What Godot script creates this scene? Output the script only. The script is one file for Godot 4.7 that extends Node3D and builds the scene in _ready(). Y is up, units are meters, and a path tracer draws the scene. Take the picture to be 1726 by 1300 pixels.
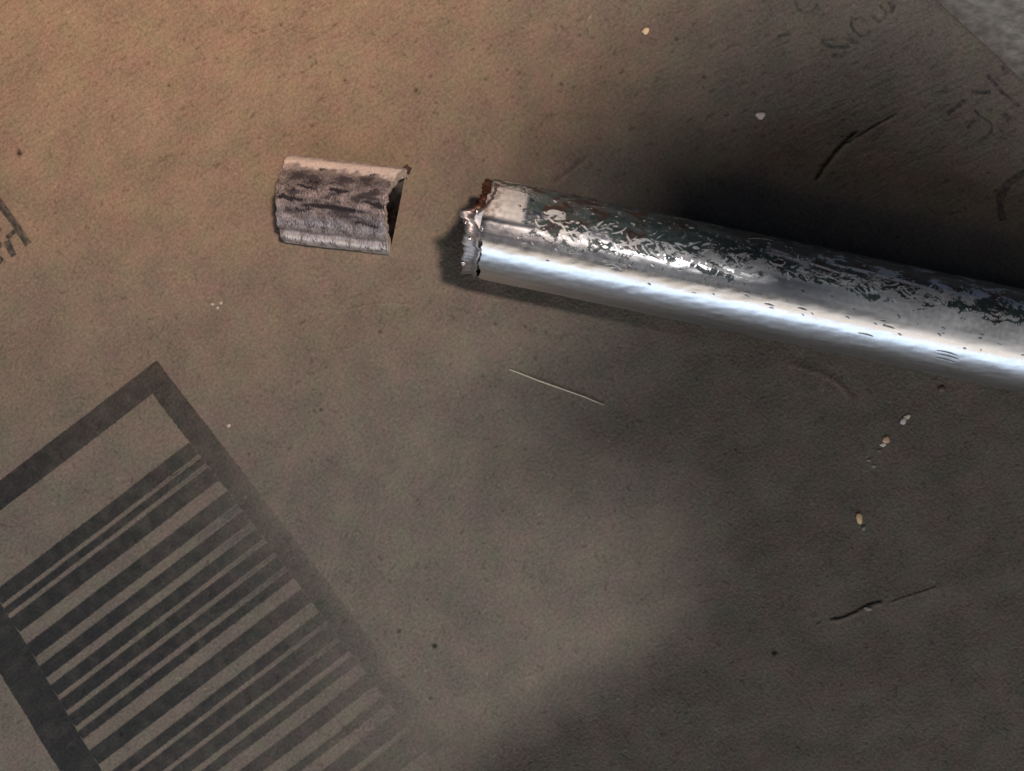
extends Node3D
# A close-up from above: a cut steel pipe and its cut-off stub on a printed sheet of brown board.
const S := 0.000136            # metres on the board per photograph pixel (1726 x 1300)
const CX := 863.0
const CY := 650.0
const EYE := 0.1896
const E_WARM := 1.08
const E_COOL := 0.3
const E_WIN := 0.27
const E_WALL := 0.105
const E_LOW := 0.045
const E_CEIL := 0.115
const E_ENV := 0.6
const BUMP := 0.020            # centimetres of paper relief

var rng := RandomNumberGenerator.new()
var n_a := FastNoiseLite.new()
var n_b := FastNoiseLite.new()
var n_c := FastNoiseLite.new()

func g(px: float, py: float, y := 0.0) -> Vector3:      # a spot on the board, measured on the photograph
	return Vector3((px - CX) * S, y, (py - CY) * S)

func swell(x: float, z: float) -> float:                # gentle waves of the board
	var h := n_a.get_noise_2d(x * 1000.0, z * 1000.0) * 0.0007
	h += n_b.get_noise_2d(x * 1000.0, z * 1000.0) * 0.00018
	var px := x / S + CX
	var py := z / S + CY
	# a soft ridge that runs down and left from the pipe's end
	h += ridge(px, py, 815, 470, 640, 790, 24.0) * 0.00036
	h -= ridge(px, py, 1010, 285, 1330, 60, 20.0) * 0.00010
	h += ridge(px, py, 1390, 1060, 1760, 935, 22.0) * 0.00030
	h += ridge(px, py, 1110, 560, 830, 745, 40.0) * 0.00010
	h += ridge(px, py, 1480, 300, 1600, 235, 14.0) * 0.00012 + ridge(px, py, 1050, 190, 1260, 120, 12.0) * 0.00012 - ridge(px, py, 1290, 1000, 1420, 1120, 18.0) * 0.00012
	h += ridge(px, py, 120, 330, 330, 140, 30.0) * 0.00012 - ridge(px, py, 900, 1130, 1010, 890, 30.0) * 0.00012
	return h

func ridge(px: float, py: float, x0: float, y0: float, x1: float, y1: float, w: float) -> float:
	var d := Vector2(x1 - x0, y1 - y0)
	var p := Vector2(px - x0, py - y0)
	var t := clampf(p.dot(d) / d.length_squared(), 0.0, 1.0)
	var q := (p - d * t).length() / w
	var e := minf(t, 1.0 - t) * 6.0
	return exp(-q * q) * clampf(e + 0.15, 0.0, 1.0)

func noise(n: FastNoiseLite, sd: int, f: float, oct := 1, kind := FastNoiseLite.TYPE_SIMPLEX_SMOOTH) -> FastNoiseLite:
	n.seed = sd
	n.frequency = f
	n.noise_type = kind
	n.fractal_type = FastNoiseLite.FRACTAL_FBM if oct > 1 else FastNoiseLite.FRACTAL_NONE
	n.fractal_octaves = oct
	return n

func lin(r: float, gg: float, b: float) -> Color:
	return Color(r, gg, b).linear_to_srgb()

func obj(called: String, mesh: Mesh, mat: Material, parent: Node = self) -> MeshInstance3D:
	var o := MeshInstance3D.new()
	o.name = called
	o.mesh = mesh
	o.material_override = mat
	parent.add_child(o, true)
	return o

func tag(o: Node, label: String, category: String, group := "") -> void:
	o.set_meta("label", label)
	o.set_meta("category", category)
	if group != "":
		o.set_meta("group", group)

func smooth(a: float, b: float, x: float) -> float:
	var t := clampf((x - a) / (b - a), 0.0, 1.0)
	return t * t * (3.0 - 2.0 * t)

# ---------------------------------------------------------------- mesh helpers
func grid_mesh(nu: int, nv: int, at: Callable, col = null) -> ArrayMesh:
	# at(i, j) -> [position, uv]; front faces run clockwise
	var st := SurfaceTool.new()
	st.begin(Mesh.PRIMITIVE_TRIANGLES)
	for j in nv + 1:
		for i in nu + 1:
			var r: Array = at.call(i, j)
			if col != null:
				st.set_color(col.call(i, j))
			st.set_uv(r[1])
			st.add_vertex(r[0])
	for j in nv:
		for i in nu:
			var a := j * (nu + 1) + i
			var b := a + 1
			var c := a + nu + 1
			var d := c + 1
			st.add_index(a); st.add_index(b); st.add_index(c)
			st.add_index(b); st.add_index(d); st.add_index(c)
	st.generate_normals()
	st.generate_tangents()
	return st.commit()

# ---------------------------------------------------------------- board
const BX0 := -0.175
const BZ0 := -0.135
const BW := 0.35
const BH := 0.27
var paper: StandardMaterial3D
var ink: StandardMaterial3D

func edge_x(z: float) -> float:                         # the board's cut edge, top right
	var py := z / S + CY
	var px := 1583.0 + py * 1.06 + 3.0 * sin(py * 0.021)
	return minf((px - CX) * S, BX0 + BW)

func paint_paper() -> void:
	var w := 2048
	var h := 1580
	var ni: Array = []
	var mk = func(sd, f, oct, kind): return noise(FastNoiseLite.new(), sd, f, oct, kind)
	var fine: FastNoiseLite = mk.call(3, 0.20, 3, FastNoiseLite.TYPE_SIMPLEX_SMOOTH)
	var grain: FastNoiseLite = mk.call(4, 0.33, 2, FastNoiseLite.TYPE_VALUE_CUBIC)
	var blot: FastNoiseLite = mk.call(5, 0.012, 3, FastNoiseLite.TYPE_SIMPLEX_SMOOTH)
	var hue: FastNoiseLite = mk.call(6, 0.02, 3, FastNoiseLite.TYPE_SIMPLEX_SMOOTH)
	var worm: FastNoiseLite = mk.call(7, 0.075, 2, FastNoiseLite.TYPE_SIMPLEX_SMOOTH)
	var streak: FastNoiseLite = mk.call(8, 0.05, 3, FastNoiseLite.TYPE_SIMPLEX_SMOOTH)
	var alb := PackedByteArray()
	alb.resize(w * h * 3)
	var hei := PackedFloat32Array()
	hei.resize(w * h)
	var k := 0
	var ca := cos(0.48)
	var sa := sin(0.48)
	for y in h:
		var py := (BZ0 + BH * (y + 0.5) / h) / S + CY
		for x in w:
			var px := (BX0 + BW * (x + 0.5) / w) / S + CX
			var f := fine.get_noise_2d(x, y)
			var gr := grain.get_noise_2d(x, y)
			var wo := absf(worm.get_noise_2d(x, y))
			var u := (x * ca - y * sa)
			var v := (x * sa + y * ca)
			var s := streak.get_noise_2d(u * 0.55, v * 1.9)
			var up := smooth(640.0, 150.0, py - (px - 900.0) * 0.1)
			var rel := 0.5 + f * 0.42 + gr * 0.30 - maxf(0.0, 0.07 - wo) * 1.3 * (0.35 + 0.65 * clampf(f + 0.4, 0.0, 1.0)) + s * (0.15 + 0.6 * up)
			hei[k] = clampf(rel, -0.6, 1.6)
			var b := blot.get_noise_2d(x, y)
			var q := hue.get_noise_2d(x, y)
			var lum := 1.0 + f * 0.27 + gr * 0.28 + b * 0.17 - maxf(0.0, 0.06 - wo) * 1.6 * clampf(f + 0.45, 0.0, 1.0)
			alb[k * 3] = int(clampf(pow(0.186 * lum * (1.0 + q * 0.10), 1.0 / 2.2), 0.0, 1.0) * 255.0)
			alb[k * 3 + 1] = int(clampf(pow(0.151 * lum * (1.0 - q * 0.04), 1.0 / 2.2), 0.0, 1.0) * 255.0)
			alb[k * 3 + 2] = int(clampf(pow(0.114 * lum * (1.0 + q * 0.05 - b * 0.05), 1.0 / 2.2), 0.0, 1.0) * 255.0)
			k += 1
	# dents, gouges and pin pricks pressed into the paper, dark flecks in the pulp
	var dent = func(x: float, y: float, r: float, d: float, c: float):
		var tx := ((x - CX) * S - BX0) / BW * w
		var ty := ((y - CY) * S - BZ0) / BH * h
		var tr := r * S / BW * w
		for yy in range(maxi(0, int(ty - tr * 2)), mini(h, int(ty + tr * 2) + 1)):
			for xx in range(maxi(0, int(tx - tr * 2)), mini(w, int(tx + tr * 2) + 1)):
				var e := exp(-((xx - tx) * (xx - tx) + (yy - ty) * (yy - ty)) / (tr * tr))
				var i := yy * w + xx
				hei[i] -= d * e
				for ch in 3:
					alb[i * 3 + ch] = int(alb[i * 3 + ch] * (1.0 - c * e))
	for i in 3800:                                       # short dark fibres in the pulp
		var p := Vector2(rng.randf_range(-260, 1990), rng.randf_range(-300, 1600))
		var a := rng.randf_range(0, TAU)
		var bend := rng.randf_range(-1.0, 1.0)
		var r := rng.randf_range(0.9, 1.7)
		var d := rng.randf_range(-0.25, 0.5)
		var n := rng.randi_range(2, 6)
		for j in n:
			dent.call(p.x, p.y, r, d, rng.randf_range(0.03, 0.17) * signf(d))
			a += bend * 0.5
			p += Vector2(cos(a), sin(a)) * r * 1.5
	for i in 260:                                        # the pitted upper half
		var p := Vector2(rng.randf_range(300, 1700), rng.randf_range(0, 330))
		var r := rng.randf_range(1.2, 2.6)
		for j in rng.randi_range(1, 3):
			dent.call(p.x + j * r * 1.6, p.y - j * r * rng.randf_range(0.0, 1.6), r, rng.randf_range(0.3, 0.9), rng.randf_range(0.05, 0.2))
	for p in [[32, 258, 5.0], [732, 1087, 5.0], [205, 1238, 4.0], [700, 152, 4.0], [580, 135, 3.5], [945, 142, 4.0], [1186, 128, 4.0], [1140, 64, 3.5], [835, 545, 3.0], [640, 558, 3.5], [725, 1176, 3.0], [1305, 1100, 5.0], [473, 43, 3.0], [283, 143, 3.0], [672, 1062, 4.0], [540, 690, 3.0]]:
		dent.call(p[0], p[1], p[2] * 0.8, 1.2, 0.62 if p[2] > 4.5 else 0.32)
	var cut = func(pts: Array, r: float, d: float, c: float, lip: float):
		for i in pts.size() - 1:
			var a: Vector2 = pts[i]
			var b: Vector2 = pts[i + 1]
			var n := int((b - a).length() / 1.2) + 1
			for j in n:
				var p := a.lerp(b, float(j) / n)
				var o := (b - a).normalized().orthogonal()
				var wob := rng.randf_range(0.6, 1.3)
				dent.call(p.x + rng.randf_range(-0.8, 0.8), p.y + rng.randf_range(-0.8, 0.8), r * wob, d * 0.24, c * 0.2)
				if lip > 0.0:
					dent.call(p.x - o.x * r * 2.4, p.y - o.y * r * 2.4, r * 1.6, -lip * 0.14, -0.02)
	# the curved gouge, the cracked crease, the old scuffs
	cut.call([Vector2(1373, 300), Vector2(1387, 278), Vector2(1404, 256), Vector2(1422, 236), Vector2(1442, 219)], 2.8, 2.4, 0.5, 2.2)
	cut.call([Vector2(1425, 240), Vector2(1448, 226), Vector2(1470, 211), Vector2(1492, 199), Vector2(1512, 188)], 1.8, 1.6, 0.3, 2.0)
	cut.call([Vector2(1400, 1041), Vector2(1418, 1038), Vector2(1440, 1028), Vector2(1462, 1016), Vector2(1486, 1011)], 2.4, 2.0, 0.45, 1.4)
	cut.call([Vector2(1500, 1012), Vector2(1524, 1003), Vector2(1546, 997), Vector2(1580, 985)], 1.8, 1.0, 0.2, 0.8)
	cut.call([Vector2(1335, 608), Vector2(1380, 622), Vector2(1415, 640), Vector2(1440, 668)], 3.4, 0.25, 0.06, 0.1)
	cut.call([Vector2(930, 306), Vector2(962, 285), Vector2(990, 262)], 2.2, 0.5, 0.1, 0.2)
	cut.call([Vector2(585, 522), Vector2(620, 514), Vector2(655, 511), Vector2(700, 514)], 2.2, -1.2, -0.16, 0.0)
	var ia := Image.create_from_data(w, h, false, Image.FORMAT_RGB8, alb)
	ia.generate_mipmaps()
	var ih := Image.create_from_data(w, h, false, Image.FORMAT_RF, hei.to_byte_array())
	var mk_mat = func() -> StandardMaterial3D:
		var m := StandardMaterial3D.new()
		m.albedo_texture = ta
		m.roughness = 0.86
		m.metallic_specular = 0.25
		m.heightmap_enabled = true
		m.heightmap_texture = th
		m.heightmap_scale = BUMP
		return m
	ta = ImageTexture.create_from_image(ia)
	th = ImageTexture.create_from_image(ih)
	paper = mk_mat.call()
	ink = mk_mat.call()
	ink.vertex_color_use_as_albedo = true
	ink.roughness = 0.7

var ta: ImageTexture
var th: ImageTexture

func paper_uv(x: float, z: float) -> Vector2:
	return Vector2((x - BX0) / BW, (z - BZ0) / BH)

func build_board() -> MeshInstance3D:
	var nu := 300
	var nv := 230
	var at = func(i: int, j: int) -> Array:
		var z := BZ0 + BH * clampf(float(j - 1) / (nv - 2), 0.0, 1.0)
		var xe := edge_x(z)
		var x := BX0 + (xe - BX0) * clampf(float(i - 1) / (nu - 3), 0.0, 1.0)
		var y := swell(x, z)
		var near := xe - x
		if xe < BX0 + BW - 0.0001:
			y -= 0.0004 * exp(-near / 0.0012)
		if i == 0 or i >= nu or j == 0 or j == nv:
			y = -0.0052
		elif i == nu - 1:
			x += 0.0002
			y -= 0.0006
		return [Vector3(x, y, z), paper_uv(x, z)]
	var o := obj("cardboard_sheet", grid_mesh(nu, nv, at), paper)
	tag(o, "brown printed cardboard sheet that the pipe and its stub lie on", "cardboard")
	return o

# ink: strips that lie on the board and tint its paper
func ink_strip(called: String, pts: Array, widths: Array, tint: Callable, parent: Node, soft := 0.55, step := 2.5, pale := 0.55) -> MeshInstance3D:
	# pts in photograph pixels; widths at those points
	var P: Array = []
	var W: Array = []
	for i in pts.size() - 1:
		var n := maxi(1, int((pts[i + 1] - pts[i]).length() / step))
		for j in n:
			P.append(pts[i].lerp(pts[i + 1], float(j) / n))
			W.append(lerpf(widths[i], widths[i + 1], float(j) / n))
	P.append(pts[-1]); W.append(widths[-1])
	var across := 5
	var st := SurfaceTool.new()
	st.begin(Mesh.PRIMITIVE_TRIANGLES)
	for i in P.size():
		var a: Vector2 = P[maxi(0, i - 1)]
		var b: Vector2 = P[mini(P.size() - 1, i + 1)]
		var d := (b - a).normalized()
		var o := Vector2(d.y, -d.x)
		for k in across + 1:
			var inset := minf(0.3, 1.8 / W[i])
			var f: float = [-0.5, -0.5 + inset, -0.17, 0.17, 0.5 - inset, 0.5][k]
			var p: Vector2 = P[i] + o * W[i] * f
			if k == 0 or k == across:
				p += o * rng.randf_range(-soft, soft)
			if i == 0 or i == P.size() - 1:
				p += d * rng.randf_range(-soft, soft)
			var q := g(p.x, p.y)
			q.y = swell(q.x, q.z) + 0.00005
			st.set_uv(paper_uv(q.x, q.z))
			var tc: Color = tint.call(p)
			if k == 0 or k == across: tc = tc.lerp(Color.WHITE, pale)
			st.set_color(tc)
			st.add_vertex(q)
	for i in P.size() - 1:
		for k in across:
			var a := i * (across + 1) + k
			var b := a + 1
			var c := a + across + 1
			st.add_index(a); st.add_index(c); st.add_index(b)
			st.add_index(b); st.add_index(c); st.add_index(c + 1)
	st.generate_normals()
	st.generate_tangents()
	return obj(called, st.commit(), ink, parent)

const BO := Vector2(265, 607)
const BU := Vector2(-0.794, 0.607)
const BV := Vector2(0.607, 0.794)

func wear(p: Vector2) -> float:                         # 1 = full ink, 0 = rubbed away
	var d := p - BO
	var a := d.dot(BU)
	var b := d.dot(BV)
	var w := lerpf(0.80, 1.0, smooth(40.0, 420.0, a))
	w *= 1.0 - 0.42 * smooth(150.0, -20.0, a) * smooth(120.0, 300.0, b)
	w *= 1.0 - 0.50 * smooth(520.0, 760.0, b) * smooth(260.0, 0.0, a)
	w *= 1.0 - 0.25 * smooth(420.0, 700.0, b)
	w *= lerpf(1.0, smooth(-3.0, 24.0, a), 0.50 * smooth(60.0, 330.0, b))
	w *= clampf(1.0 + n_c.get_noise_2d(p.x, p.y) * 0.22, 0.0, 1.1)
	return clampf(w, 0.0, 1.0)

func ink_tint(p: Vector2) -> Color:
	var w := wear(p)
	return Color(lerpf(1.0, 0.20, w), lerpf(1.0, 0.235, w), lerpf(1.0, 0.28, w))

func smear_tint(p: Vector2) -> Color:
	var d := p - BO
	var a := d.dot(BU)
	var w := 0.5 * smooth(190.0, 60.0, a) * clampf(0.8 + n_c.get_noise_2d(p.x * 1.4, p.y * 1.4) * 0.6, 0.0, 1.0)
	return Color(1.0 - w * 0.75, 1.0 - w * 0.65, 1.0 - w * 0.52)

func bp(a: float, b: float) -> Vector2:
	return BO + BU * a + BV * b

func left_in(b: float) -> float: return 441.0 + 0.11 * b
func left_out(b: float) -> float: return 507.0 + 0.094 * b

func build_barcode(board: Node) -> void:
	var code := Node3D.new()
	code.name = "printed_barcode"
	board.add_child(code, true)
	var t = ink_tint
	# the frame: top bar, right bar, left bar
	ink_strip("frame_bar", [bp(0.5, 20.5), bp(left_out(0), 20.5)], [41, 41], t, code, 0.55, 2.5, 0.15)
	ink_strip("frame_bar", [bp(20.5, 41.4), bp(20.5, 812)], [41, 40], t, code, 0.9, 2.5, 0.15)
	ink_strip("frame_bar", [bp((left_in(41) + left_out(41)) / 2, 41.4), bp((left_in(812) + left_out(812)) / 2, 812)], [65, 54], t, code, 0.55, 2.5, 0.12)
	# gaps between the bars: [middle, width]
	var gaps := [[172, 6], [192, 6.5], [235.5, 22], [281.5, 15], [319.5, 13], [352, 7], [381.5, 7.5], [412, 8], [443, 21], [493, 21], [526.5, 6.5], [560, 6.5], [591, 8.5], [624, 21], [671.5, 23], [708, 20], [752, 9]]
	var from := 142.5
	for i in gaps.size() + 1:
		var to: float = gaps[i][0] - gaps[i][1] / 2.0 if i < gaps.size() else 800.0
		var m := (from + to) / 2.0
		ink_strip("bar", [bp(41.4, m), bp(left_in(m) - 0.4, m)], [to - from, to - from], t, code, 0.6)
		if i < gaps.size():
			from = gaps[i][0] + gaps[i][1] / 2.0
			if i in [0, 1, 3, 4, 5, 6, 7, 10, 11]:
				ink_strip("smudge", [bp(41.6, gaps[i][0]), bp(195, gaps[i][0])], [gaps[i][1] - 1.6, gaps[i][1] - 1.6], smear_tint, code, 0.4)

func stroke_tint(strength: float) -> Callable:
	return func(p: Vector2) -> Color:
		var w := clampf(strength * (0.85 + n_c.get_noise_2d(p.x * 2.5, p.y * 2.5) * 0.7), 0.0, 1.0)
		return Color(1.0 - w * 0.80, 1.0 - w * 0.74, 1.0 - w * 0.66)

func V(x: float, y: float) -> Vector2: return Vector2(x, y)

func build_print(board: Node) -> void:
	var em := Node3D.new()
	em.name = "printed_mark"
	board.add_child(em, true)
	var k := stroke_tint(1.0)
	ink_strip("stroke", [V(-26, 311), V(2, 345), V(26, 377), V(50, 413)], [14, 14, 13, 13], k, em, 0.6, 4.0)
	ink_strip("stroke", [V(29, 388), V(13, 402)], [9, 9], k, em, 0.6, 3.0)
	ink_strip("stroke", [V(13, 407), V(25, 432)], [14, 11], k, em, 0.6, 3.0)
	ink_strip("stroke", [V(-6, 405), V(4, 418)], [10, 9], k, em, 0.6, 3.0)
	ink_strip("stroke", [V(-12, 432), V(6, 441)], [15, 12], k, em, 0.6, 3.0)
	ink_strip("stroke", [V(-10, 380), V(3, 390)], [9, 8], k, em, 0.6, 3.0)
	# rubbed capital letters round a stamp, top right: too worn to read
	var le := Node3D.new()
	le.name = "printed_lettering"
	board.add_child(le, true)
	var f := stroke_tint(0.55)
	var f2 := stroke_tint(0.72)
	var strokes := [
		[[V(1340, 2), V(1344, 16), V(1356, 23), V(1370, 19), V(1378, 8)], 5.5, f],
		[[V(1310, 63), V(1322, 60), V(1332, 57)], 8.0, f2],
		[[V(1436, 28), V(1435, 42), V(1440, 53), V(1452, 60), V(1462, 60), V(1468, 51)], 5.5, f2],
		[[V(1436, 34), V(1450, 30), V(1461, 35)], 4.5, f],
		[[V(1470, 26), V(1482, 36), V(1492, 30), V(1494, 20), V(1482, 8)], 5.5, f],
		[[V(1500, 2), V(1506, 12), V(1502, 22)], 10.0, f2],
		[[V(1390, 76), V(1388, 68), V(1402, 66), V(1410, 67)], 6.0, f],
		[[V(1392, 76), V(1404, 79), V(1418, 80), V(1432, 76)], 7.0, f2],
		[[V(1428, 62), V(1440, 70), V(1448, 68)], 11.0, f],
		[[V(1402, 92), V(1418, 96), V(1426, 90)], 8.0, f],
		[[V(1596, 192), V(1610, 182), V(1626, 170)], 8.0, f2],
		[[V(1638, 154), V(1654, 157), V(1670, 156)], 8.5, f2],
		[[V(1664, 128), V(1678, 142), V(1690, 157), V(1704, 167), V(1718, 180)], 7.0, f2],
		[[V(1642, 186), V(1650, 196), V(1662, 204), V(1672, 213)], 5.5, f2],
		[[V(1650, 198), V(1638, 206), V(1630, 218)], 7.0, f2],
		[[V(1672, 216), V(1668, 226), V(1656, 236), V(1648, 240)], 7.0, f],
		[[V(1690, 192), V(1702, 198), V(1696, 207)], 10.0, f],
		[[V(1690, 112), V(1700, 122)], 8.0, f],
		[[V(1738, 286), V(1716, 298), V(1698, 312), V(1688, 330), V(1686, 352), V(1692, 372)], 15.0, f2],
		[[V(1662, 332), V(1668, 338)], 8.0, f],
	]
	for s in strokes:
		var ws: Array = []
		for i in s[0].size():
			ws.append(s[1] * rng.randf_range(0.75, 1.15))
		ink_strip("stroke", s[0], ws, s[2], le, 1.2, 3.0)

# ---------------------------------------------------------------- ground past the board's edge
func build_ground() -> void:
	var m := StandardMaterial3D.new()
	var nt := NoiseTexture2D.new()
	nt.width = 512; nt.height = 512; nt.seamless = true
	nt.noise = noise(FastNoiseLite.new(), 31, 0.03, 4)
	var gr := Gradient.new()
	gr.set_color(0, lin(0.125, 0.110, 0.088)); gr.set_color(1, lin(0.32, 0.29, 0.24))
	nt.color_ramp = gr
	var nh := NoiseTexture2D.new()
	nh.width = 512; nh.height = 512; nh.seamless = true
	nh.noise = noise(FastNoiseLite.new(), 33, 0.06, 4)
	m.albedo_texture = nt
	m.heightmap_enabled = true
	m.heightmap_texture = nh
	m.heightmap_scale = 0.03
	m.uv1_triplanar = true
	m.uv1_world_triplanar = true
	m.uv1_scale = Vector3(14, 14, 22)
	m.roughness = 0.9
	var at = func(i: int, j: int) -> Array:
		var x := -0.9 + 1.8 * i / 90.0
		var z := -0.9 + 1.8 * j / 90.0
		return [Vector3(x, -0.0030 + n_b.get_noise_2d(x * 400, z * 400) * 0.0002, z), Vector2(i / 90.0, j / 90.0)]
	var o := obj("ground", grid_mesh(90, 90, at), m)
	o.set_meta("kind", "structure")
	o.set_meta("label", "grey rough surface past the cut edge of the board, top right")

# ---------------------------------------------------------------- pipe
const PR := 0.01077
const PLEN := 0.24
var p0: Vector3
var pdir: Vector3
var pside: Vector3

func metal_maps(w: int, h: int, fn: Callable) -> StandardMaterial3D:
	# fn(u, v) -> [r, g, b linear, metallic, roughness, height]
	var al := PackedByteArray(); al.resize(w * h * 3)
	var orm := PackedByteArray(); orm.resize(w * h * 3)
	var he := PackedFloat32Array(); he.resize(w * h)
	var k := 0
	for y in h:
		for x in w:
			var r: Array = fn.call(x, y)
			al[k * 3] = int(clampf(pow(maxf(r[0], 0.0), 0.4545), 0, 1) * 255)
			al[k * 3 + 1] = int(clampf(pow(maxf(r[1], 0.0), 0.4545), 0, 1) * 255)
			al[k * 3 + 2] = int(clampf(pow(maxf(r[2], 0.0), 0.4545), 0, 1) * 255)
			orm[k * 3] = 255
			orm[k * 3 + 1] = int(clampf(r[4], 0.02, 1) * 255)
			orm[k * 3 + 2] = int(clampf(r[3], 0, 1) * 255)
			he[k] = r[5]
			k += 1
	var m := StandardMaterial3D.new()
	m.albedo_texture = ImageTexture.create_from_image(Image.create_from_data(w, h, false, Image.FORMAT_RGB8, al))
	var o := ImageTexture.create_from_image(Image.create_from_data(w, h, false, Image.FORMAT_RGB8, orm))
	m.roughness = 1.0
	m.roughness_texture = o
	m.roughness_texture_channel = BaseMaterial3D.TEXTURE_CHANNEL_GREEN
	m.metallic = 1.0
	m.metallic_texture = o
	m.metallic_texture_channel = BaseMaterial3D.TEXTURE_CHANNEL_BLUE
	m.heightmap_enabled = true
	m.heightmap_texture = ImageTexture.create_from_image(Image.create_from_data(w, h, false, Image.FORMAT_RF, he.to_byte_array()))
	m.heightmap_scale = 0.012
	return m

func pipe_material() -> StandardMaterial3D:
	var w := 2048
	var h := 640
	var big := noise(FastNoiseLite.new(), 51, 0.010, 3)
	var mid := noise(FastNoiseLite.new(), 52, 0.024, 4)
	var fin := noise(FastNoiseLite.new(), 53, 0.07, 3)
	var brush := noise(FastNoiseLite.new(), 54, 0.05, 3)
	var warp := noise(FastNoiseLite.new(), 55, 0.018, 2)
	var spk := noise(FastNoiseLite.new(), 57, 0.21, 2)
	var rusty := noise(FastNoiseLite.new(), 56, 0.016, 3)
	# scratches and nicks: [L px, t, length, width, angle]
	var nick := PackedFloat32Array(); nick.resize(w * h)
	var to_tex = func(L: float, t: float) -> Vector2:
		return Vector2(L * S / PLEN * w, (asin(clampf(t, -0.99, 0.99)) / TAU + 0.5) * h)
	var draw_nick = func(L: float, t: float, length: float, wid: float, ang: float, bend: float, val: float):
		var c: Vector2 = to_tex.call(L, t)
		var n := int(length * 1.6) + 2
		for i in n:
			var f := float(i) / (n - 1)
			var a := ang + bend * (f - 0.5)
			c += Vector2(cos(a), sin(a)) * length / n * 1.15
			var rr := wid * (0.4 + 1.2 * f * (1.0 - f) * 2.0)
			for yy in range(int(c.y - rr - 1), int(c.y + rr + 2)):
				for xx in range(int(c.x - rr - 1), int(c.x + rr + 2)):
					if xx < 0 or yy < 0 or xx >= w or yy >= h: continue
					var d := Vector2(xx, yy).distance_to(c)
					var e := clampf(rr + 0.5 - d, 0.0, 1.0)
					if e > absf(nick[yy * w + xx]): nick[yy * w + xx] = e * val
	# through the paint to bright metal
	for i in 210:
		var L := rng.randf_range(70, 700)
		var t := lerpf(-0.30, -0.02, rng.randf()) - L * 0.0002
		draw_nick.call(L, t, rng.randf_range(5, 30), rng.randf_range(0.8, 2.6), rng.randf_range(-0.9, 1.0), rng.randf_range(-1.5, 1.5), 1.0)
	for i in 45:
		draw_nick.call(rng.randf_range(60, 640), rng.randf_range(-0.75, -0.25), rng.randf_range(3, 10), rng.randf_range(1.2, 3.2), rng.randf_range(-0.8, 0.8), 1.0, 1.0)
	for a in [[262, -0.22, 44, 3.4, 0.9, -0.3], [268, -0.10, 60, 5.0, 0.15, 0.35], [300, -0.06, 70, 4.2, 0.12, 0.3], [205, -0.02, 40, 4.0, -0.35, 0.2], [225, -0.10, 26, 4.5, -0.6, 0.2], [120, -0.10, 14, 6.0, 1.3, 0.6], [135, -0.08, 18, 4.2, 0.4, 0.8], [375, -0.05, 60, 4.6, -0.3, -1.0], [330, -0.02, 90, 3.0, 0.1, 0.1], [430, -0.5, 120, 3.2, 0.10, 0.2], [520, -0.55, 170, 5.0, 0.06, 0.1], [400, -0.72, 60, 2.0, -0.2, 0.9], [96, -0.40, 24, 11.0, 0.2, 0.2]]:
		draw_nick.call(a[0], a[1], a[2], a[3], a[4], a[5], 1.0)
	# dark nicks in the bright metal
	for i in 46:
		draw_nick.call(rng.randf_range(40, 930), rng.randf_range(0.12, 0.55), rng.randf_range(2, 9), rng.randf_range(0.7, 1.7), rng.randf_range(-0.6, 0.9), 0.8, -1.0)
	for a in [[190, 0.30, 12], [195, 0.36, 14], [205, 0.40, 10], [440, 0.45, 10], [490, 0.40, 9], [620, 0.40, 12], [590, 0.62, 16], [712, 0.64, 22], [715, 0.70, 24], [716, 0.76, 22]]:
		draw_nick.call(a[0], a[1], a[2] * 1.5, 1.6, 0.05, 0.4, -1.0)
	var fn = func(x: int, y: int) -> Array:
		var L := (x + 0.5) / w * PLEN / S
		var th := ((y + 0.5) / h - 0.5) * TAU
		var front := absf(th) < PI * 0.5
		var t := sin(th)
		var i := y * w + x
		var wv := warp.get_noise_2d(x, y)
		var mm := mid.get_noise_2d(x * 0.62 + wv * 16.0, y * 1.35 + wv * 14.0)
		var bb := big.get_noise_2d(x * 0.6, y * 1.2)
		var ff := fin.get_noise_2d(x, y)
		var br := brush.get_noise_2d(x * 0.10, y * 1.6)
		# where the paint has stayed: the far upper flank
		var edge := lerpf(0.10, 0.10, smooth(330.0, 520.0, L)) - 0.05 * smooth(600.0, 900.0, L)
		var p := (edge - t) * 2.0
		p = minf(p, 0.85)
		if not front: p = 0.9
		p -= 0.56 * smooth(230.0, 520.0, L) * smooth(-0.95, -0.3, t)
		p -= 0.10 * smooth(480.0, 760.0, L)
		p -= 0.35 * exp(-pow((t + 0.62 - (L - 600.0) * 0.0007) / 0.10, 2.0)) * smooth(470.0, 560.0, L)
		p += 0.22 * smooth(480.0, 640.0, L) * smooth(0.12, -0.1, t) * smooth(-0.75, -0.5, t)
		p += mm * lerpf(1.05, 1.5, smooth(400.0, 650.0, L)) + bb * 0.30 + ff * (0.25 + 0.45 * smooth(350.0, 600.0, L))
		p -= 3.0 * smooth(84.0, 44.0, L + ff * 26.0 + mm * 22.0) * lerpf(0.15, 1.0, smooth(-0.78, -0.58, t + mm * 0.25))
		p -= 1.5 * smooth(0.22, 0.5, t) * (1.0 if front else 0.0)
		var nk := nick[i]
		if nk > 0.0: nk *= smooth(-0.34, -0.02, ff + 0.35 * mm + 0.08)
		p -= 0.9 * smooth(0.34, 0.5, ff) * (1.0 if front else 0.0)
		var on := smooth(-0.14, 0.26, p + spk.get_noise_2d(x, y) * 0.22)
		if nk > 0.0: on *= 1.0 - nk
		var rs := smooth(0.10, 0.32, rusty.get_noise_2d(x, y) + 0.42 * exp(-pow((L - 130.0) / 75.0, 2.0)) * smooth(-0.15, -0.4, t) - 0.08)
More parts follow.
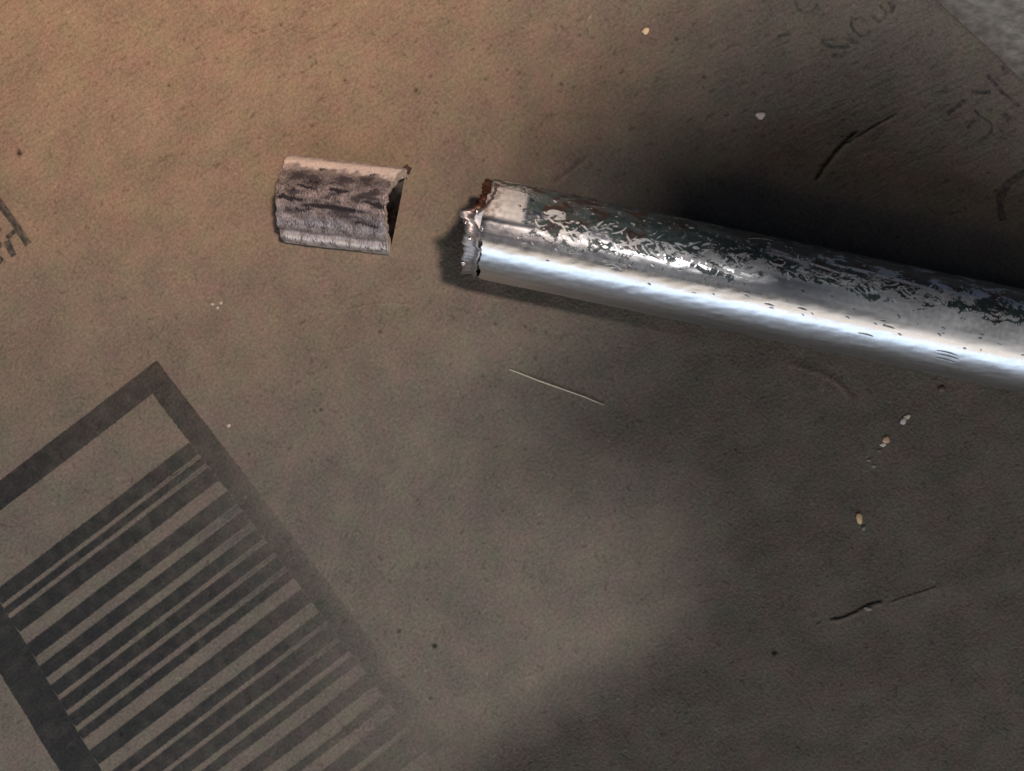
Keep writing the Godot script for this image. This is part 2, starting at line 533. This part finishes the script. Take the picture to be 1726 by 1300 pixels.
		var tone := 1.0 + ff * 0.5 + bb * 0.5
		var pc := Vector3(0.070, 0.094, 0.080).lerp(Vector3(0.085, 0.040, 0.026), rs * 0.85) * tone
		if mm < -0.05: pc = pc.lerp(Vector3(0.17, 0.195, 0.17), 0.5)
		var dull := maxf(smooth(330.0, 760.0, L) * smooth(0.50, 0.10, t), smooth(0.0, -0.15, t) * maxf(smooth(66.0, 56.0, L), smooth(200.0, 400.0, L)) * 0.8)
		if nk > 0.0: dull = maxf(dull, nk)
		var mc := Vector3(0.74, 0.73, 0.71) * (1.0 + br * 0.12 + bb * 0.06)
		mc = mc.lerp(Vector3(0.90, 0.84, 0.75).lerp(Vector3(0.62, 0.70, 0.82), smooth(-0.40, -0.62, t - (L - 650.0) * 0.0005) * smooth(400.0, 560.0, L)) * (1.0 + mm * 0.16 + br * 0.12), dull)  # reflected tints painted into the scraped metal: cream, bluish high on the flank
		var ro := 0.28 + br * 0.04 + ff * 0.04 + 0.22 * dull + 0.07 * smooth(0.6, 0.8, t)
		var me := 1.0 - 0.85 * dull
		mc = mc.lerp(Vector3(0.30, 0.22, 0.16), smooth(26.0, 2.0, L + ff * 16.0) * smooth(0.1, -0.1, t) * 0.7)
		mc *= 1.0 + (ff * 0.25 + bb * 0.25) * dull
		if nk < 0.0:
			mc *= 1.0 + nk * 0.75
			ro += 0.15
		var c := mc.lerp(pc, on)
		var hh := 0.5 + br * 0.02 + ff * 0.02 + on * (0.05 + ff * 0.20) + minf(nk, 0.0) * 0.25
		# faint hammered facets low on the near side
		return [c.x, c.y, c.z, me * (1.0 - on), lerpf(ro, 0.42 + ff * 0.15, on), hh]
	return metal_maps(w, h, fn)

func ring(dist: float, r: float, th: float) -> Vector3:          # th: 0 up, + towards the bottom of the picture
	return p0 + pdir * dist + (Vector3.UP * cos(th) + pside * sin(th)) * r

func build_pipe() -> void:
	var k := (EYE - PR) / EYE
	var a := g(CX + (815 - CX) * k, CY + (386 - CY) * k, PR)
	var b := g(CX + (1726 - CX) * k, CY + (577 - CY) * k, PR)
	pdir = (b - a).normalized()
	pside = Vector3(-pdir.z, 0, pdir.x)
	p0 = a + Vector3(0, 0.0006, 0)
	var t := Node3D.new()
	t.name = "metal_pipe"
	add_child(t, true)
	tag(t, "long bright steel pipe with scraped green paint and a ragged cut end", "pipe")
	var n := 128
	var dents := noise(FastNoiseLite.new(), 61, 9.0, 2)
	# uneven cut line round the end
	var lipn := noise(FastNoiseLite.new(), 62, 1.6, 3)
	var cut_at = func(th: float) -> float:
		var v := lipn.get_noise_2d(cos(th) * 2.0, sin(th) * 2.0) * 0.0010
		v += 0.0013 * smooth(0.15, 0.5, sin(th)) - 0.0016 * exp(-pow((sin(th) - 0.0) / 0.10, 2.0))
		v += 0.0003 * smooth(-0.35, -0.8, sin(th))
		return v
	var at = func(i: int, j: int) -> Array:
		var th := TAU * (float(j) / n - 0.5)
		var f := float(i) / 240.0
		var d := PLEN * pow(f, 1.25)
		d = maxf(d, 0.0) + cut_at.call(th) * exp(-d / 0.004)
		var r := PR + dents.get_noise_3d(d * 30.0, sin(th), cos(th)) * 0.00005
		r -= 0.00025 * exp(-maxf(d, 0.0) / 0.0006)
		r -= 0.0005 * smooth(0.02, -0.10, sin(th)) * smooth(-0.95, -0.5, sin(th)) * exp(-pow(maxf(d, 0.0) / 0.011, 2.0))   # pinched above a lengthwise crease
		return [ring(d, r, th), Vector2(d / PLEN, float(j) / n)]
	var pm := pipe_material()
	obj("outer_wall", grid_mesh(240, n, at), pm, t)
	# bare inside of the tube
	var dark := StandardMaterial3D.new()
	dark.albedo_color = lin(0.13, 0.09, 0.065); dark.metallic = 0.4; dark.roughness = 0.6
	var ati = func(i: int, j: int) -> Array:
		var th := TAU * (0.5 - float(j) / n)
		var d := PLEN * i / 40.0
		d += cut_at.call(th) * exp(-d / 0.004) + 0.0002
		return [ring(d, PR - 0.0016, th), Vector2(i / 40.0, float(j) / n)]
	obj("bore", grid_mesh(40, n, ati), dark, t)
	# the torn rim that the cutter left: rusty above, bright and ragged below
	var rough_n := noise(FastNoiseLite.new(), 63, 1.3, 3)
	var bright := StandardMaterial3D.new()
	bright.vertex_color_use_as_albedo = true
	bright.metallic = 0.75
	bright.roughness = 0.42
	var prof = func(s: int, th: float) -> Array:           # distance, radius across the rim's section
		var sn := sin(th)
		var rag := rough_n.get_noise_2d(cos(th) * 2.2, sin(th) * 2.2)
		var out := 0.0026 + 0.0005 * rag + 0.0006 * exp(-pow((sn - 0.08) / 0.12, 2.0))
		if sn < -0.1: out = 0.0030 + 0.0004 * rag + 0.0005 * exp(-pow((sn + 0.6) / 0.10, 2.0))
		var c: float = cut_at.call(th)
		var up := smooth(0.05, -0.15, sn)
		var R := PR - 0.0003 * up * smooth(-0.95, -0.5, sn)
		match s:
			0: return [c + 0.0004, R - 0.00025]
			1: return [c - 0.0001, R - 0.00020]
			2: return [c - 0.0005, R - 0.0009]
			3: return [c - out * 0.55, R - 0.0006 + 0.00025 * rag]
			4: return [c - out * 0.9, R - 0.00045 + 0.0003 * rag]
			5: return [c - out, R - 0.0009 + 0.0002 * rag]
			6: return [c - out * 0.6, R - 0.0017]
		return [c + 0.0008, R - 0.0019]
	var nr := 360
	var atr = func(i: int, j: int) -> Array:
		var th := TAU * (float(j) / nr - 0.5)
		var q: Array = prof.call(7 - i, th)
		var jit := 0.00009 if i > 0 and i < 6 else 0.0
		var x := rough_n.get_noise_3d(i * 7.3, sin(th) * 9.0, cos(th) * 9.0)
		return [ring(q[0] + x * jit * 1.6, q[1] + x * jit, -th), Vector2(i / 7.0, float(j) / nr)]
	var colr = func(i: int, j: int) -> Color:
		var th := -TAU * (float(j) / nr - 0.5)
		var sn := sin(th)
		var rust := smooth(0.0, -0.25, sn + rough_n.get_noise_2d(th * 3.0, i) * 0.2)
		if i >= 6: rust *= 0.25
		var q := rough_n.get_noise_2d(th * 2.6, i * 0.9)
		var c := Color(0.38, 0.355, 0.34).lerp(Color(0.14, 0.062, 0.04), rust)
		return c * clampf(0.9 + q * lerpf(0.6, 1.6, rust), 0.12, 2.2)
	obj("torn_rim", grid_mesh(7, nr, atr, colr), bright, t)
	# beads of melted metal on the rim
	for q in [[-0.0016, 0.42, 0.0006], [-0.0030, 0.12, 0.00075], [-0.0022, 0.86, 0.0006], [-0.0012, -0.12, 0.0007], [0.0006, 0.18, 0.0008]]:
		var lump := burr(q[2])
		var o := obj("burr", lump, burr_mat, t)
		o.position = ring(q[0], PR - 0.0004, asin(q[1]))
		o.rotation = Vector3(rng.randf() * 3, rng.randf() * 3, rng.randf() * 3)

var burr_mat := StandardMaterial3D.new()

func burr(r: float) -> ArrayMesh:
	var sd := rng.randf() * 50.0
	var at = func(i: int, j: int) -> Array:
		var lon := TAU * i / 14.0
		var lat := PI * (j / 9.0 - 0.5)
		var d := Vector3(cos(lat) * cos(lon), sin(lat), -cos(lat) * sin(lon))
		var rr := r * (0.75 + 0.9 * n_c.get_noise_3d(d.x * 22.0 + sd, d.y * 22.0, d.z * 22.0 + sd))
		return [d * rr * Vector3(1.3, 0.8, 0.75), Vector2(i / 14.0, j / 9.0)]
	return grid_mesh(14, 9, at)

# ---------------------------------------------------------------- stub
func build_stub() -> void:
	var w := 640
	var h := 640
	var mid := noise(FastNoiseLite.new(), 71, 0.02, 4)
	var fin := noise(FastNoiseLite.new(), 72, 0.08, 3)
	var band := noise(FastNoiseLite.new(), 73, 0.02, 3)
	var rr := 0.0095
	var length := 0.0240
	var dark_spots := [[0.26, -0.14, 0.055], [0.30, -0.25, 0.05], [0.17, 0.02, 0.03], [0.2, 0.42, 0.035], [0.56, -0.12, 0.06], [0.92, 0.1, 0.06], [0.98, 0.16, 0.05], [0.86, 0.08, 0.04], [0.30, 0.40, 0.03], [0.12, 0.2, 0.08], [0.75, 0.55, 0.04], [0.85, 0.58, 0.035], [0.35, -0.62, 0.025], [0.8, -0.62, 0.028]]
	var fn = func(x: int, y: int) -> Array:
		var u := (x + 0.5) / w
		var th := ((y + 0.5) / h - 0.5) * TAU
		var t := sin(th)
		var m1 := mid.get_noise_2d(x * 0.6, y * 1.1)
		var f1 := fin.get_noise_2d(x, y)
		var b1 := band.get_noise_2d(x * 0.25, y * 1.3)
		var d := smooth(0.10, 0.32, b1 * 1.0 + m1 * 0.45 + f1 * 0.55) * smooth(0.75, 0.45, absf(t)) * 0.85
		var line := 1.1 * exp(-pow((t - 0.31 - 0.02 * sin(u * 9.0)) / 0.055, 2.0)) * smooth(0.15, 0.3, u) * smooth(0.95, 0.75, u)
		d = maxf(d, smooth(0.2, 0.7, line * (0.95 + f1 * 0.9 + b1 * 0.7)))
		var line2 := exp(-pow((t + 0.08 - 0.06 * u) / 0.05, 2.0)) * smooth(0.1, 0.3, u)
		d = maxf(d, line2 * clampf(0.35 + f1 * 0.5 + b1 * 2.2, 0.0, 0.9))
		for s in dark_spots:
			var q: float = pow((u - s[0] + m1 * 0.05) / (s[2] * 1.5), 2.0) + pow((t - s[1] + f1 * 0.06 + m1 * 0.08) / (s[2] * 0.75), 2.0)
			if q < 6.0: d = maxf(d, smooth(0.15, 0.6, exp(-q * 0.8) + f1 * 0.3))
		var c := Vector3(0.31, 0.275, 0.262).lerp(Vector3(0.19, 0.168, 0.168), smooth(0.80, 0.50, absf(t - 0.03 + m1 * 0.22 + f1 * 0.16)) * smooth(0.0, 0.12, u)) * (1.0 + f1 * 0.75 + m1 * 0.5)
		c = c.lerp(Vector3(0.66, 0.60, 0.56) * (1.0 + f1 * 0.25), smooth(-0.58, -0.72, t + m1 * 0.15) * smooth(-0.97, -0.86, t) * 0.9)  # bright sheen along the far flank, painted into the colour
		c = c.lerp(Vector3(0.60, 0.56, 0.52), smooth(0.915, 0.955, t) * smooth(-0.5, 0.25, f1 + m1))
		c = c.lerp(Vector3(0.018, 0.016, 0.02), clampf(d, 0.0, 1.0))
		return [c.x, c.y, c.z, 0.45 * (1.0 - d) * smooth(-0.6, -0.4, t), 0.42 + f1 * 0.15 + d * 0.2, 0.5 + f1 * 0.22 + m1 * 0.3 - d * 0.5]
	var mat := metal_maps(w, h, fn)
	mat.heightmap_scale = 0.012
	mat.metallic_specular = 0.2
	var t := Node3D.new()
	t.name = "pipe_stub"
	add_child(t, true)
	tag(t, "short cut-off stub of dull grey pipe lying left of the long pipe", "pipe")
	# an arched piece that stands on its two long edges
	var a := g(487, 334)
	var b := g(675, 356)
	var dir := (b - a).normalized()
	var side := Vector3(-dir.z, 0, dir.x)
	length = (b - a).length()
	rr = 0.0092
	var lim := deg_to_rad(91.0)
	var pt = func(d: float, r: float, th: float) -> Vector3:
		var q: Vector3 = a + dir * d + (Vector3.UP * cos(th) + side * sin(th)) * r
		q.y = maxf(q.y, 0.0001) + 0.0003
		return q
	var en := noise(FastNoiseLite.new(), 74, 1.3, 3)
	var nn := 96
	var ang = func(j: float) -> float: return lerpf(-lim, lim, j / nn)
	var start = func(th: float) -> float:
		return en.get_noise_2d(th * 2.0, 3.0) * 0.0005 + 0.0004 * smooth(-1.1, -1.5, th) - 0.0004 * cos(th)
	var stop = func(th: float) -> float:
		return length + en.get_noise_2d(th * 2.5, 9.0) * 0.0006 - 0.0019 * cos(th) * cos(th) - 0.0008 * sin(th)
	var rad = func(th: float, d: float) -> float:           # a little flat on top, the near edge flared to a lip
		var r := rr * (1.0 - 0.025 * cos(2.0 * th)) + en.get_noise_2d(th * 1.4 + 30.0, d * 60.0) * 0.00022
		return r + 0.0009 * smooth(1.12, 1.32, th) - 0.0003 * smooth(0.95, 1.1, th) * smooth(1.25, 1.1, th) + 0.0003 * smooth(-1.2, -1.45, th)
	var wall := 0.0020
	var at = func(i: int, j: int) -> Array:
		var th: float = ang.call(j)
		var f := i / 70.0
		var d: float = lerpf(start.call(th) + 0.0002, stop.call(th) - 0.0002, f)
		var r: float = rad.call(th, d) - 0.00012 * (exp(-f * 40.0) + exp(-(1.0 - f) * 40.0))
		r += mid.get_noise_2d(f * 300.0, th * 60.0) * 0.00010
		return [pt.call(d, r, th), Vector2(clampf(f, 0.0, 1.0), th / TAU + 0.5)]
	obj("outer_wall", grid_mesh(70, nn, at), mat, t)
	var inner := StandardMaterial3D.new()
	inner.vertex_color_use_as_albedo = true
	inner.metallic_specular = 0.12; inner.roughness = 0.85
	var ati = func(i: int, j: int) -> Array:
		var th: float = ang.call(nn - j)
		var f := i / 40.0
		var d: float = lerpf(start.call(th) + 0.0001, stop.call(th) - 0.0001, f)
		return [pt.call(d, rad.call(th, d) - wall, th), Vector2(f, float(j) / nn)]
	var coli = func(i: int, j: int) -> Color:
		var q := mid.get_noise_2d(i * 9.0, j * 7.0)
		return Color(0.20, 0.195, 0.19) * (1.0 + q * 1.2)
	obj("inner_wall", grid_mesh(40, nn, ati, coli), inner, t)
	var atl = func(i: int, j: int) -> Array:                 # an added dark sheet standing in for the shade inside the arch
		var k := j / 24.0
		var d := lerpf(0.0015, length - lerpf(-0.0004, 0.0012, k), i / 30.0)
		var across := lerpf(-rr * 0.95, rr * 0.97, k)
		var y := 0.0007 + 0.0016 * pow(1.0 - k, 3.0) + en.get_noise_2d(i * 0.9, j * 0.9) * 0.0002 - 0.0004 * exp(-(30.0 - i) / 0.7)
		return [a + dir * d + side * across + Vector3.UP * y, Vector2(i / 30.0, k)]
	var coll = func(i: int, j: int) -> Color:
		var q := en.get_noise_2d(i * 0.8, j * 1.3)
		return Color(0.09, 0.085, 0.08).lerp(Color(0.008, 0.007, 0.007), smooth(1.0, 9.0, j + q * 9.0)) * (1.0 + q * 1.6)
	obj("mouth_shade", grid_mesh(30, 24, atl, coll), inner, t)
	var face := StandardMaterial3D.new()
	face.vertex_color_use_as_albedo = true
	face.metallic = 0.7; face.roughness = 0.38
	var fc = func(i: int, j: int) -> Color:
		var q := en.get_noise_2d(i * 4.0, j * 0.35)
		return Color(0.84, 0.77, 0.70) * (0.85 + q * 0.9)
	for which in 2:                                          # the two sawn ends
		var fd = func(i: int, j: int) -> Array:
			var th: float = ang.call(nn - j) if which == 1 else ang.call(j)
			var q := en.get_noise_2d(th * 5.0 + i, 1.0) * 0.00018
			var ds: Array = [0.0002, 0.0, -0.00005, 0.0002]
			var rs: Array = [-0.00014, -0.0004, -wall + 0.0003, -wall]
			var d: float = start.call(th) + ds[3 - i] if which == 0 else stop.call(th) - ds[3 - i]
			return [pt.call(d + q, rad.call(th, d) + rs[3 - i], th), Vector2(i / 3.0, float(j) / nn)]
		obj("cut_face", grid_mesh(3, nn, fd, fc), face, t)
	for sgn in [-1.0, 1.0]:                                  # the two long edges it stands on
		var th: float = lim * sgn
		var fe = func(i: int, j: int) -> Array:
			var f := j / 40.0
			var d: float = lerpf(start.call(th) + 0.0001, stop.call(th) - 0.0001, f)
			var k := i / 3.0 if sgn > 0 else 1.0 - i / 3.0
			var p: Vector3 = pt.call(d, rad.call(th, d) - wall * k, th)
			p.y -= 0.0002 * sin(k * PI)
			return [p, Vector2(i / 3.0, f)]
		obj("long_edge", grid_mesh(3, 40, fe, fc), face, t)
	var rust := StandardMaterial3D.new()
	rust.albedo_color = lin(0.045, 0.025, 0.02); rust.roughness = 0.8
	var lump := obj("rust_lump", burr(0.0013), rust, t)
	lump.position = g(686, 291, 0.0012)
	lump.rotation = Vector3(0.4, 1.1, 0.2)

# ---------------------------------------------------------------- crumbs and fibres
func flake(px: float, py: float, rx: float, rz: float, turn: float, col: Color, called: String, label: String, category: String, group := "", high := 0.35) -> void:
	var m := StandardMaterial3D.new()
	m.albedo_color = col
	m.roughness = 0.55
	var sd := rng.randf() * 60.0
	var at = func(i: int, j: int) -> Array:
		var lon := TAU * i / 12.0
		var lat := PI * (j / 7.0 - 0.5)
		var d := Vector3(cos(lat) * cos(lon), sin(lat), -cos(lat) * sin(lon))
		var e := 1.0 + 0.75 * n_c.get_noise_3d(d.x * 18.0 + sd, d.y * 18.0, d.z * 18.0)
		return [Vector3(d.x * rx, d.y * minf(rx, rz) * high, d.z * rz) * S * e, Vector2(i / 12.0, j / 7.0)]
	var o := obj(called, grid_mesh(12, 7, at), m)
	var q := g(px, py)
	o.position = Vector3(q.x, swell(q.x, q.z) + minf(rx, rz) * S * high * 0.7, q.z)
	o.rotation.y = turn
	tag(o, label, category, group)

func fibre(called: String, pts: Array, r: float, col: Color, label: String) -> void:
	var m := StandardMaterial3D.new()
	m.albedo_color = col
	m.roughness = 0.5
	var P: Array = []
	for i in pts.size() - 1:
		for j in 8:
			P.append(pts[i].lerp(pts[i + 1], j / 8.0))
	P.append(pts[-1])
	var n := P.size() - 1
	var at = func(i: int, j: int) -> Array:
		var p: Vector2 = P[j]
		var d: Vector2 = (P[mini(j + 1, n)] - P[maxi(j - 1, 0)]).normalized()
		var o := Vector3(-d.y, 0, d.x)
		var q := g(p.x, p.y)
		q.y = swell(q.x, q.z) + 0.00012 + r * S
		var a := TAU * i / 8.0
		var rr := r * S * (0.35 + 0.65 * sqrt(sin(PI * clampf((j + 0.4) / (n + 0.8), 0.0, 1.0)))) * (1.0 + 0.3 * n_c.get_noise_1d(j * 14.0))
		return [q + (o * cos(a) + Vector3.UP * sin(a)) * rr, Vector2(i / 8.0, float(j) / n)]
	var ob := obj(called, grid_mesh(8, n, at), m)
	tag(ob, label, "fibre")

func build_litter() -> void:
	var cream := lin(0.85, 0.72, 0.55)
	var tan := lin(0.85, 0.52, 0.33)
	var pale := lin(0.75, 0.68, 0.58)
	flake(1088, 52, 6.5, 5.0, 0.2, lin(0.80, 0.60, 0.36), "paper_crumb", "cream crumb at the top of the board, above the long pipe", "crumb")
	flake(1281, 196, 7.0, 6.5, 0.0, lin(0.92, 0.78, 0.62), "paper_crumb", "round pale crumb in the dark area left of the curved gouge", "crumb")
	flake(1449, 874, 5.5, 9.0, 0.05, lin(0.95, 0.62, 0.33), "paper_crumb", "upright orange tan crumb alone on the lower right board", "crumb")
	flake(1455, 891, 4.5, 3.5, 0.5, lin(0.26, 0.25, 0.22), "paper_crumb", "small grey crumb touching the foot of the upright orange one", "crumb")
	flake(1528, 703, 5.5, 4.0, 0.3, cream, "paper_crumb", "cream crumb nearest the pipe in the short row of crumbs below it", "crumb")
	flake(1521, 711, 6.0, 4.5, 0.6, pale, "paper_crumb", "pale crumb just below left of the crumb nearest the pipe", "crumb")
	flake(1494, 742, 6.0, 5.5, 0.9, tan, "paper_crumb", "reddish tan crumb in the middle of the short row below the pipe", "crumb")
	flake(1489, 750, 5.5, 3.0, 0.3, cream, "paper_crumb", "thin cream crumb under the reddish tan one", "crumb")
	flake(1483, 760, 4.0, 3.0, 0.0, lin(0.2, 0.18, 0.16), "paper_crumb", "dull grey crumb below the thin cream crumb", "crumb")
	flake(1465, 776, 4.5, 2.5, 0.1, lin(0.3, 0.22, 0.18), "paper_crumb", "small brownish crumb, left one of the two at the end of the row", "crumb")
	flake(1472, 786, 4.5, 2.6, -0.4, lin(0.28, 0.27, 0.25), "paper_crumb", "small grey crumb, right one of the two at the end of the row", "crumb")
	flake(1462, 1026, 6.5, 3.5, -0.3, lin(0.32, 0.31, 0.26), "paper_crumb", "pale flake lifted at the cracked crease, lower right", "flake")
	flake(1590, 656, 7.0, 5.0, 0.3, lin(0.16, 0.10, 0.085), "paper_crumb", "dull reddish crumb close under the right end of the pipe", "crumb")
	flake(385, 718, 3.5, 3.0, 0.0, lin(0.55, 0.42, 0.34), "paper_crumb", "tiny pale crumb right of the barcode's top corner", "crumb")
	for q in [[358, 513, "left"], [372, 511, "right"], [366, 519, "lower"]]:
		flake(q[0], q[1], 3.0, 2.4, 0.0, lin(0.45, 0.36, 0.28), "paper_crumb", "tiny pale crumb below the stub, the %s one of three" % q[2], "crumb", "three tiny crumbs below the stub")
	fibre("straw_fibre", [V(858, 623), V(880, 631), V(905, 641), V(945, 655), V(985, 669), V(1018, 683)], 1.5, lin(0.62, 0.55, 0.38), "thin pale straw fibre lying below the middle of the picture")

# ---------------------------------------------------------------- unseen slabs added above the board to shade its right half
const LAMP := Vector3(0.23, 0.72, -0.10)
const HOLD := 0.22

func held(px: float, py: float, y := HOLD) -> Vector2:             # where an added blocker at that height must stand to shade that spot
	var q := g(px, py)
	var k := y / LAMP.y
	return Vector2(lerpf(q.x, LAMP.x, k), lerpf(q.z, LAMP.z, k))

func slab(corners: Array, y0: float, y1: float, r: float) -> ArrayMesh:       # a plate with rounded corners
	var pts: Array = []
	var n := corners.size()
	for i in n:
		var p: Vector2 = corners[i]
		var a: Vector2 = (corners[(i + n - 1) % n] - p).normalized()
		var b: Vector2 = (corners[(i + 1) % n] - p).normalized()
		for j in 7:
			var t := j / 6.0
			var s := p + a * r
			var e := p + b * r
			pts.append(s.lerp(p, t).lerp(p.lerp(e, t), t))
	var m := pts.size()
	var c := Vector2.ZERO
	for p in pts: c += p / m
	var prof := [[y0, 0.0], [y0, 0.985], [y0 + 0.001, 1.0], [y1 - 0.001, 1.0], [y1, 0.985], [y1, 0.0]]
	var at = func(i: int, j: int) -> Array:
		var p: Vector2 = c + (pts[j % m] - c) * prof[i][1]
		return [Vector3(p.x, prof[i][0], p.y), Vector2(float(i), float(j))]
	return grid_mesh(5, m, at)

func build_blockers() -> void:  # added slabs, outlined from the shadows they should cast
	var m := StandardMaterial3D.new()
	m.albedo_color = lin(0.03, 0.032, 0.035); m.roughness = 0.4
	var blocker := obj("added_blocker", slab([held(1040, 610), held(1300, 480), held(1960, 500), held(1960, 1160), held(1120, 1075), held(1160, 840)], HOLD, HOLD + 0.008, 0.004), m)
	tag(blocker, "dark unseen slab added above the board to shade its right half", "blocker")
	var cl := Node3D.new()
	cl.name = "added_blockers"
	add_child(cl, true)
	tag(cl, "dark unseen plates added above the board to shape the shadows", "clamp")
	obj("tip_blocker", slab([held(815, 752), held(1010, 610), held(1200, 600), held(1200, 830), held(1000, 800)], HOLD - 0.001, HOLD + 0.012, 0.004), m, cl)
	var up := 0.31
	obj("upper_blocker", slab([held(915, 262, up), held(1430, -40, up), held(1960, 250, up), held(1960, 800, up), held(1080, 640, up)], up, up + 0.008, 0.004), m, cl)
	var low := 0.13
	obj("lower_blocker", slab([held(770, 1285, low), held(1085, 1100, low), held(1300, 1000, low), held(1850, 1050, low), held(1850, 1420, low), held(700, 1420, low)], low, low + 0.012, 0.005), m, cl)

func area(called: String, at: Vector3, aim: Vector3, size: Vector2, col: Color, energy: float) -> void:
	var l := AreaLight3D.new()
	l.name = called
	l.area_size = size
	l.light_color = col
	l.light_energy = energy
	l.shadow_enabled = true
	l.area_range = 6.0
	add_child(l, true)
	l.look_at_from_position(at, aim, Vector3.UP if absf((aim - at).normalized().y) < 0.95 else Vector3.FORWARD)

# a long pane parallel to the pipe: lean is its angle from straight up, towards the bottom of the picture
func strip(called: String, lean: float, far: float, along: float, size: Vector2, col: Color, energy: float) -> void:
	var axis := Vector3(0.9785, 0, 0.2064)
	var side := Vector3(-axis.z, 0, axis.x)
	var foot := axis * along + Vector3(0.02, 0.01, 0)
	var a := deg_to_rad(lean)
	area(called, foot + (Vector3.UP * cos(a) + side * sin(a)) * far, foot, size, col, energy)

func _ready() -> void:
	rng.seed = 20240
	noise(n_a, 11, 0.022, 2)
	noise(n_b, 12, 0.11, 2)
	noise(n_c, 13, 0.03, 3)
	burr_mat.albedo_color = lin(0.6, 0.57, 0.55); burr_mat.metallic = 0.9; burr_mat.roughness = 0.25
	# camera: held level above the board, looking straight down
	var cam := Camera3D.new()
	cam.fov = 50.0
	cam.near = 0.01
	cam.far = 10.0
	add_child(cam)
	cam.look_at_from_position(Vector3(0, EYE, 0), Vector3.ZERO, Vector3.FORWARD)
	cam.current = true
	var env := Environment.new()
	env.background_mode = Environment.BG_COLOR
	env.background_color = lin(0.032, 0.044, 0.075)
	env.background_energy_multiplier = E_ENV
	env.tonemap_mode = Environment.TONE_MAPPER_LINEAR
	env.tonemap_exposure = 1.0
	env.sdfgi_enabled = true
	env.ssao_enabled = true
	env.ssil_enabled = true
	var we := WorldEnvironment.new()
	we.environment = env
	add_child(we)
	# a warm lamp over the top left, a cool window strip beyond the bottom edge
	var warm := SpotLight3D.new()
	warm.name = "warm_lamp"
	warm.light_color = lin(1.0, 0.53, 0.24)
	warm.light_energy = E_WARM
	warm.light_size = 0.05
	warm.shadow_enabled = true
	warm.spot_range = 4.0
	warm.spot_angle = 9.2
	warm.spot_angle_attenuation = 1.0
	add_child(warm, true)
	warm.look_at_from_position(Vector3(0.25, 0.82, -0.13), Vector3(-0.092, 0, -0.126), Vector3.UP)
	var cool := OmniLight3D.new()
	cool.name = "room_lamp"
	cool.light_color = lin(0.98, 0.96, 1.0)
	cool.light_energy = E_COOL
	cool.light_size = 0.038
	cool.shadow_enabled = true
	cool.omni_range = 6.0
	cool.position = LAMP
	add_child(cool, true)
	strip("window_light", 61.0, 0.84, 0.15, Vector2(1.5, 0.25), lin(0.62, 0.78, 1.0), E_WIN)
	strip("lit_wall_light", 47.0, 0.88, 0.10, Vector2(1.4, 0.24), lin(1.0, 0.78, 0.56), E_WALL)
	strip("low_window_light", 76.0, 0.86, 0.10, Vector2(1.4, 0.26), lin(0.80, 0.86, 1.0), E_LOW)
	strip("ceiling_light", 29.0, 0.90, 0.62, Vector2(0.80, 0.46), lin(0.97, 0.96, 0.97), E_CEIL)
	paint_paper()
	build_ground()
	var board := build_board()
	build_barcode(board)
	build_print(board)
	build_pipe()
	build_stub()
	build_litter()
	build_blockers()
